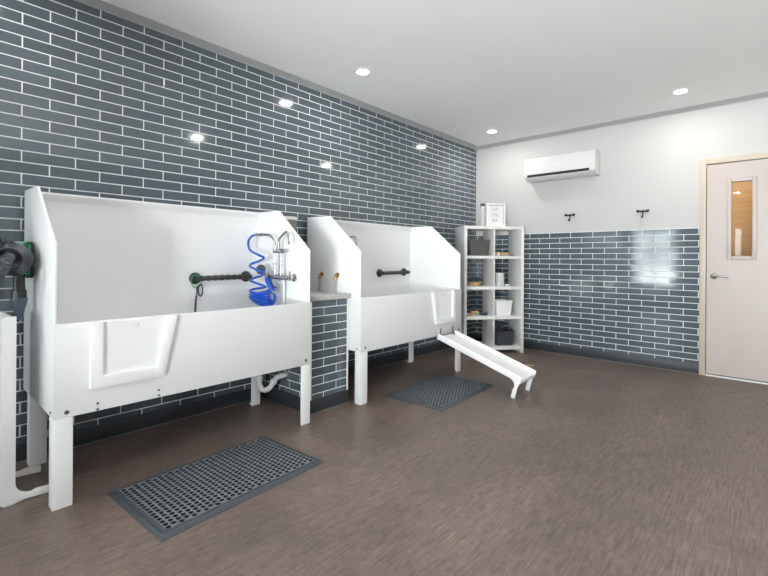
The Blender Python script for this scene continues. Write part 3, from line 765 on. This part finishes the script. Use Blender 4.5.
# second right: white canister in front of an olive bottle
t = sthing('storage_jar', 'white ribbed canister with wire handle in second row cubby', 'jar', .482, .12, .823)
bm = NB(); prof_ = [(0, 0), (.055, 0)] + [(.055 + (.0015 if k % 2 else 0), .004 + k * .011) for k in range(13)] + [(.055, .150), (0, .150)]
lathe(bm, prof_, seg=32); obj('body', bm, M['frost'], t)
bm = NB(); lathe(bm, [(0, .150), (.057, .150), (.057, .160), (.020, .168), (0, .168)], seg=32); obj('lid', bm, M['white_plastic'], t)
bm = NB(); tube(bm, smooth_path([(-.030, 0, .160), (-.022, 0, .190), (0, 0, .200), (.022, 0, .190), (.030, 0, .160)], 5), .003, 6); obj('handle', bm, M['hook'], t)
t = sthing('oil_bottle', 'olive green bottle half behind the white ribbed canister', 'bottle', .410, .235, .823)
bm = NB(); lathe(bm, [(0, 0), (.026, 0), (.027, .100), (.020, .125), (.010, .138), (.010, .155), (0, .155)], seg=24); obj('bottle', bm, M['olive'], t)
bm = NB(); lathe(bm, [(0, .150), (.012, .150), (.012, .168), (0, .168)], seg=16); obj('cap', bm, M['white_plastic'], t)
t = sthing('soap_bar', 'small pale soap bar beside the white ribbed canister', 'soap', .575, .12, .823)
bm = NB(); bx(bm, -.028, .028, -.02, .02, .004, .022, .006); obj('bar', bm, M['paper'], t); bm = NB(); bx(bm, -.034, .034, -.025, .025, 0, .004, .001); obj('dish', bm, M['frost'], t)
# third left: grooming brushes
t = sthing('pin_brush', 'orange wooden handled brush lying in third row cubby', 'brush', .105, .10, .456, .5)
bm = NB(); bx(bm, -.060, .010, -.012, .012, .004, .024, .006); obj('handle', bm, M['wood_dark'], t); bm = NB(); bx(bm, .010, .062, -.022, .022, .004, .022, .006); obj('head', bm, M['wood'], t)
t = sthing('bristle_brush', 'teal bristled tan brush in third row cubby, middle of three', 'brush', .165, .14, .456, -.3)
bm = NB(); bx(bm, -.050, .050, -.022, .022, .026, .050, .007); obj('block', bm, M['wood'], t); bm = NB(); bx(bm, -.045, .045, -.018, .018, 0, .026); obj('bristles', bm, M['teal'], t)
t = sthing('slicker_brush', 'navy blue oval brush in third row cubby beside the divider', 'brush', .272, .12, .456, .1)
bm = NB(); lathe(bm, [(0, 0), (.030, 0), (.042, .008), (.044, .022), (.036, .032), (0, .034)], seg=28)
for v in bm.verts: v.co.x *= 1.25; v.co.y *= .7
obj('body', bm, M['navy'], t)
bm = NB(); lathe(bm, [(0, .033), (.022, .033), (.020, .038), (0, .039)], seg=22)
for v in bm.verts: v.co.x *= 1.3; v.co.y *= .7
obj('pad', bm, M['bristle'], t)
# third right: white bin
t = sthing('storage_bin', 'white tapered plastic bin in third row cubby above the grey bin', 'bin', .520, .165, .456)
obj('body', bin_mesh(.185, .225, .20, .235, .188, .005), M['white_plastic'], t)
bm = NB()
for s in (-1, 1): bx(bm, -.116, .116, s * .1175 - .006, s * .1175 + .006, .178, .190, .003)
for s in (-1, 1): bx(bm, s * .1125 - .006, s * .1125 + .006, -.1115, .1115, .178, .190, .003)
obj('rim', bm, M['white_plastic'], t)
# bottom right: charcoal felt bin with rope handle
t = sthing('storage_bin', 'charcoal felt bin with arched handle in the bottom cubby', 'bin', .535, .17, .083)
obj('body', bin_mesh(.205, .235, .22, .25, .178), M['felt'], t)
bm = NB(); tube(bm, smooth_path([(-.100, .110, .17), (-.09, .080, .225), (0, .01, .232), (.085, -.06, .205), (.112, -.10, .165)], 6), .006, 8); obj('handle', bm, M['felt'], t)
bm = NB(); tube(bm, smooth_path([(.112, -.03, .150), (.128, -.03, .120), (.126, -.03, .070), (.108, -.03, .040)], 5), .005, 8); obj('side_strap', bm, M['felt'], t)
# on top: framed sign box and slim bottle
t = sthing('framed_sign', 'white framed sign with pale lettering standing on the shelf top', 'sign', .418, .11, SH, 0)
fwid, fh = .245, .292
bm = NB()
for a in ((-fwid / 2, -fwid / 2 + .022, 0, fh), (fwid / 2 - .016, fwid / 2, 0, fh), (-fwid / 2 + .022, fwid / 2 - .016, 0, .020), (-fwid / 2 + .022, fwid / 2 - .016, fh - .018, fh)):
    bx(bm, a[0], a[1], -.022, .022, a[2], a[3], .002)
obj('frame', bm, M['white_plastic'], t)
bm = NB(); bx(bm, -fwid / 2 + .022, fwid / 2 - .016, -.008, .004, .020, fh - .018); pl = obj('panel', bm, M['paper'], t)
bm = NB(); bx(bm, -fwid / 2 + .02, fwid / 2 - .014, -.010, .002, fh - .030, fh - .018); bx(bm, fwid / 2 - .024, fwid / 2 - .016, -.010, .002, .020, fh - .03); obj('inner_edge', bm, M['sign_edge'], t)
def text_mesh(body, size):
    cu = bpy.data.curves.new('lettering', 'FONT'); cu.body = body; cu.size = size; cu.align_x = 'CENTER'; cu.extrude = .0006
    o = bpy.data.objects.new('tmp', cu); C.objects.link(o)
    dg = bpy.context.evaluated_depsgraph_get(); me = bpy.data.meshes.new_from_object(o.evaluated_get(dg))
    bpy.data.objects.remove(o); me.materials.clear(); me.materials.append(M['ink']); return me
for body, z in (('LUV', .198), ('YOU', .128), ('SPA', .058)):
    o = bpy.data.objects.new('lettering', text_mesh(body, .062)); C.objects.link(o); o.parent = pl
    o.rotation_euler = (PI / 2, 0, 0); o.location = (-.012, -.0088, z); o.scale = (.72, 1, 1)
t = sthing('spray_bottle', 'slim pale spray bottle standing beside the framed sign', 'bottle', .252, .12, SH)
bm = NB(); lathe(bm, [(0, 0), (.022, 0), (.024, .004), (.024, .190), (.012, .220), (.012, .235), (0, .235)], seg=24); obj('bottle', bm, M['frost'], t)
bm = NB(); lathe(bm, [(0, .225), (.019, .225), (.019, .252), (.012, .256), (0, .256)], seg=18); obj('collar', bm, M['white_plastic'], t)
bm = NB(); bx(bm, -.026, .026, -.011, .011, .256, .290, .004); tube(bm, [(-.020, 0, .262), (-.030, 0, .235)], .004, 8); obj('trigger', bm, M['charcoal'], t)

# small stick on the floor behind the ramp
bm = NB(); bx(bm, -.05, .05, -.010, .010, 0, .012, .004)
o = obj('chew_stick', bm, M['wood'])
o.location = (1.176, -.879, 0); o.rotation_euler = (0, 0, .72); tag(o, 'small tan chew stick lying on floor behind the ramp', 'stick')

# ------------------------------------------------------------------ air conditioner
t = thing('air_conditioner', 'white wall-mounted split air conditioner above the tiled wainscot', 'air conditioner', (1.225, 0, 2.135))
AW = .83; h2 = AW / 2
profile = [(0, .010), (-.060, .006), (-.130, .012), (-.165, .030), (-.196, .050), (-.204, .085), (-.204, .250), (-.192, .276), (-.165, .284), (0, .284)]
bm = NB(); prism(bm, profile, 'x', -h2 + .014, h2 - .014, .002); obj('housing', bm, M['ac_shell'], t)
for s in (-1, 1):
    bm = NB(); a, b_ = sorted((s * (h2 - .014), s * h2)); prism(bm, [(p[0] * .985, p[1] + .001) for p in profile], 'x', a, b_, .004); obj('end_cap', bm, M['ac_shell'], t)
bm = NB(); prism(bm, [(-.158, .0255), (-.192, .047), (-.2000, .0508), (-.2062, .076), (-.190, .078), (-.155, .040)], 'x', -h2 + .035, h2 - .060); obj('air_slot', bm, M['ac_dark'], t)
bm = NB(); prism(bm, [(-.120, .006), (-.166, .020), (-.200, .043), (-.2025, .0465), (-.166, .024), (-.120, .010)], 'x', -h2 + .035, h2 - .055); obj('louver', bm, M['ac_shell'], t)
bm = NB(); bx(bm, -h2 + .02, h2 - .02, -.2065, -.203, .088, .0895); obj('seam', bm, M['frost'], t)
bm = NB(); prism(bm, [(-.012, .152), (0, .140), (.012, .152), (.012, .166), (-.012, .166)], 'y', -.2065, -.2035); 
for v in bm.verts: v.co.x -= .01
obj('emblem', bm, M['paper'], t)
bm = NB(); tube(bm, [(.16, -.11, .284), (.21, -.11, .292), (.26, -.11, .284)], .006, 8); obj('pipe_clip', bm, M['charcoal'], t)

# ------------------------------------------------------------------ leash hooks
def make_hook(label, x, z, string):
    t = thing('leash_hook', label, 'hook', (x, 0, z))
    bm = NB()
    tube(bm, [(-.052, -.020, .004), (-.045, -.020, .003), (-.030, -.020, .0), (0, -.020, -.002), (.030, -.020, .0), (.045, -.020, .003), (.052, -.020, .004)], .01, 10, True, [.014, .016, .010, .008, .010, .016, .014])
    for s in (-1, 1): tube(bm, [(s * .044, -.020, .004), (s * .058, -.020, .013)], .009, 8); tube(bm, [(s * .044, -.020, .004), (s * .058, -.020, -.007)], .009, 8)
    b_ = obj('bone_bar', bm, M['hook'], t)
    bm = NB(); bx(bm, -.012, .012, -.016, 0, -.012, .012, .002); obj('mount', bm, M['hook'], t)
    bm = NB(); tube(bm, smooth_path([(0, -.020, 0), (0, -.022, -.030), (0, -.026, -.060), (0, -.040, -.072), (0, -.052, -.060)], 5), .0062, 10)
    lathe(bm, [(0, 0), (.010, 0), (.011, .008), (.007, .014), (0, .015)], (0, -.052, -.066), (0, 0, 1), 12); obj('peg', bm, M['hook'], t)
    if string:
        bm = NB(); tube(bm, smooth_path([(0, -.045, -.068), (-.006, -.040, -.105), (-.024, -.030, -.150), (-.034, -.02, -.172)], 5), .0018, 6); obj('cord', bm, M['string'], t)
    return t
make_hook('dark bone-shaped leash hook on white wall below the air conditioner', 1.306, 1.700, False)
make_hook('dark bone-shaped leash hook on white wall nearer the beige door', 2.083, 1.695, True)

# ------------------------------------------------------------------ downlights
LAMP_POWER = 6.5
def make_light(label):
    t = thing('downlight', label, 'ceiling light', group='recessed ceiling downlights')
    bm = NB(); lathe(bm, [(.052, -.004), (.078, -.005), (.082, -.002), (.082, 0), (.052, 0), (.052, -.004)], seg=36, caps=False)
    obj('trim_ring', bm, M['white_plastic'], t)
    bm = NB(); lathe(bm, [(0, -.0035), (.052, -.0035), (.052, -.001), (0, -.001)], seg=32); obj('lens', bm, M['lamp'], t)
    ld = bpy.data.lights.new('downlight_lamp', 'AREA'); ld.shape = 'DISK'; ld.size = .10; ld.energy = LAMP_POWER; ld.color = (1, .955, .90)
    lo = bpy.data.objects.new('lamp', ld); C.objects.link(lo); lo.parent = t; lo.location = (0, 0, -.012)
    return t
spots = [(.552, -2.84, 'round recessed downlight in ceiling above the near tub, beside the cornice'),
         (.550, -.568, 'round recessed downlight in ceiling near the room corner above shelves'),
         (2.50, -.582, 'round recessed downlight in ceiling before the beige door'),
         (2.50, -2.84, 'recessed downlight mid room, seen only as tile reflections'),
         (.552, -5.11, 'recessed downlight behind the near tub end'),
         (2.50, -5.11, 'recessed downlight above the camera position'),
         (2.50, -7.38, 'recessed downlight by the back windows')]
first = None
for x, y, lab in spots:
    if first is None: first = make_light(lab); o = first
    else: o = dup(first, lab)
    o.location = (x, y, CZ)

# ------------------------------------------------------------------ daylight and added fill lamps
w = bpy.data.worlds.new('World'); scene.world = w; w.use_nodes = True
nt = w.node_tree; bg = nt.nodes['Background']
sky = nt.nodes.new('ShaderNodeTexSky'); sky.sky_type = 'NISHITA'; sky.sun_disc = False; sky.sun_elevation = math.radians(40); sky.sun_rotation = math.radians(60)
sky.air_density = 1.0; sky.dust_density = 2.0
nt.links.new(sky.outputs['Color'], bg.inputs['Color']); bg.inputs['Strength'].default_value = 0.35
WIN_POWER = 205
WIN_SHARE = (0.5, 0.35, 1.0)
FILL_POWER = 1850
for i, (a, b, z0, z1) in enumerate(WINS):
    ld = bpy.data.lights.new('daylight', 'AREA'); ld.shape = 'RECTANGLE'; ld.size = b - a; ld.size_y = z1 - z0
    ld.energy = WIN_POWER * WIN_SHARE[i] * (b - a) * (z1 - z0) / 3; ld.color = (.90, .96, 1.0)
    lo = bpy.data.objects.new('daylight', ld); C.objects.link(lo); lo.location = ((a + b) / 2, RY - .14, (z0 + z1) / 2)
    lo.rotation_euler = (PI / 2, 0, 0)
    ld = bpy.data.lights.new('ceiling_fill', 'AREA'); ld.shape = 'RECTANGLE'; ld.size = b - a; ld.size_y = 1.6  # added fill lamp outside the window, tilted up to brighten the ceiling
    ld.energy = FILL_POWER * (0.05, 0.05, 1.0)[i] * (b - a) * 1.6 / 3; ld.color = (1, .99, .96)
    lo = bpy.data.objects.new('ceiling_fill', ld); C.objects.link(lo); lo.location = ((a + b) / 2, RY - .9, .25)
    lo.rotation_euler = (PI / 2 + math.radians(40), 0, 0)
ld = bpy.data.lights.new('corridor_fill', 'AREA'); ld.size = .5; ld.energy = 14; ld.color = (1, .9, .75)  # unseen lamp added to light the corridor wall
lo = bpy.data.objects.new('corridor_fill', ld); C.objects.link(lo); lo.location = (3.0, .8, 2.45)

# ------------------------------------------------------------------ camera
f, yaw, roll, cy = 437.738, -0.72985, -0.00655, 259.224
F_ = Vector((math.sin(yaw), math.cos(yaw), 0.00015)).normalized()
Rt = Vector((math.cos(yaw), -math.sin(yaw), 0)); U = Rt.cross(F_)
R2 = Rt * math.cos(roll) - U * math.sin(roll); U2 = Rt * math.sin(roll) + U * math.cos(roll)
cd = bpy.data.cameras.new('camera'); cam = bpy.data.objects.new('camera', cd); C.objects.link(cam)
mm = Matrix((R2, U2, -F_)).transposed().to_4x4(); mm.translation = Vector((3.17079, -5.48120, 1.15)); cam.matrix_world = mm
cd.sensor_fit = 'HORIZONTAL'; cd.sensor_width = 36; cd.lens = f / 768 * 36; cd.shift_x = 0; cd.shift_y = -(288 - cy) / 768; cd.clip_start = .05
scene.camera = cam
vs = scene.view_settings; vs.view_transform = 'Standard'; vs.look = 'None'; vs.gamma = 1; vs.use_curve_mapping = False; vs.exposure = -0.05
scene.cycles.max_bounces = 10; scene.cycles.diffuse_bounces = 6; scene.cycles.use_denoising = True
scene.cycles.sample_clamp_indirect = 6
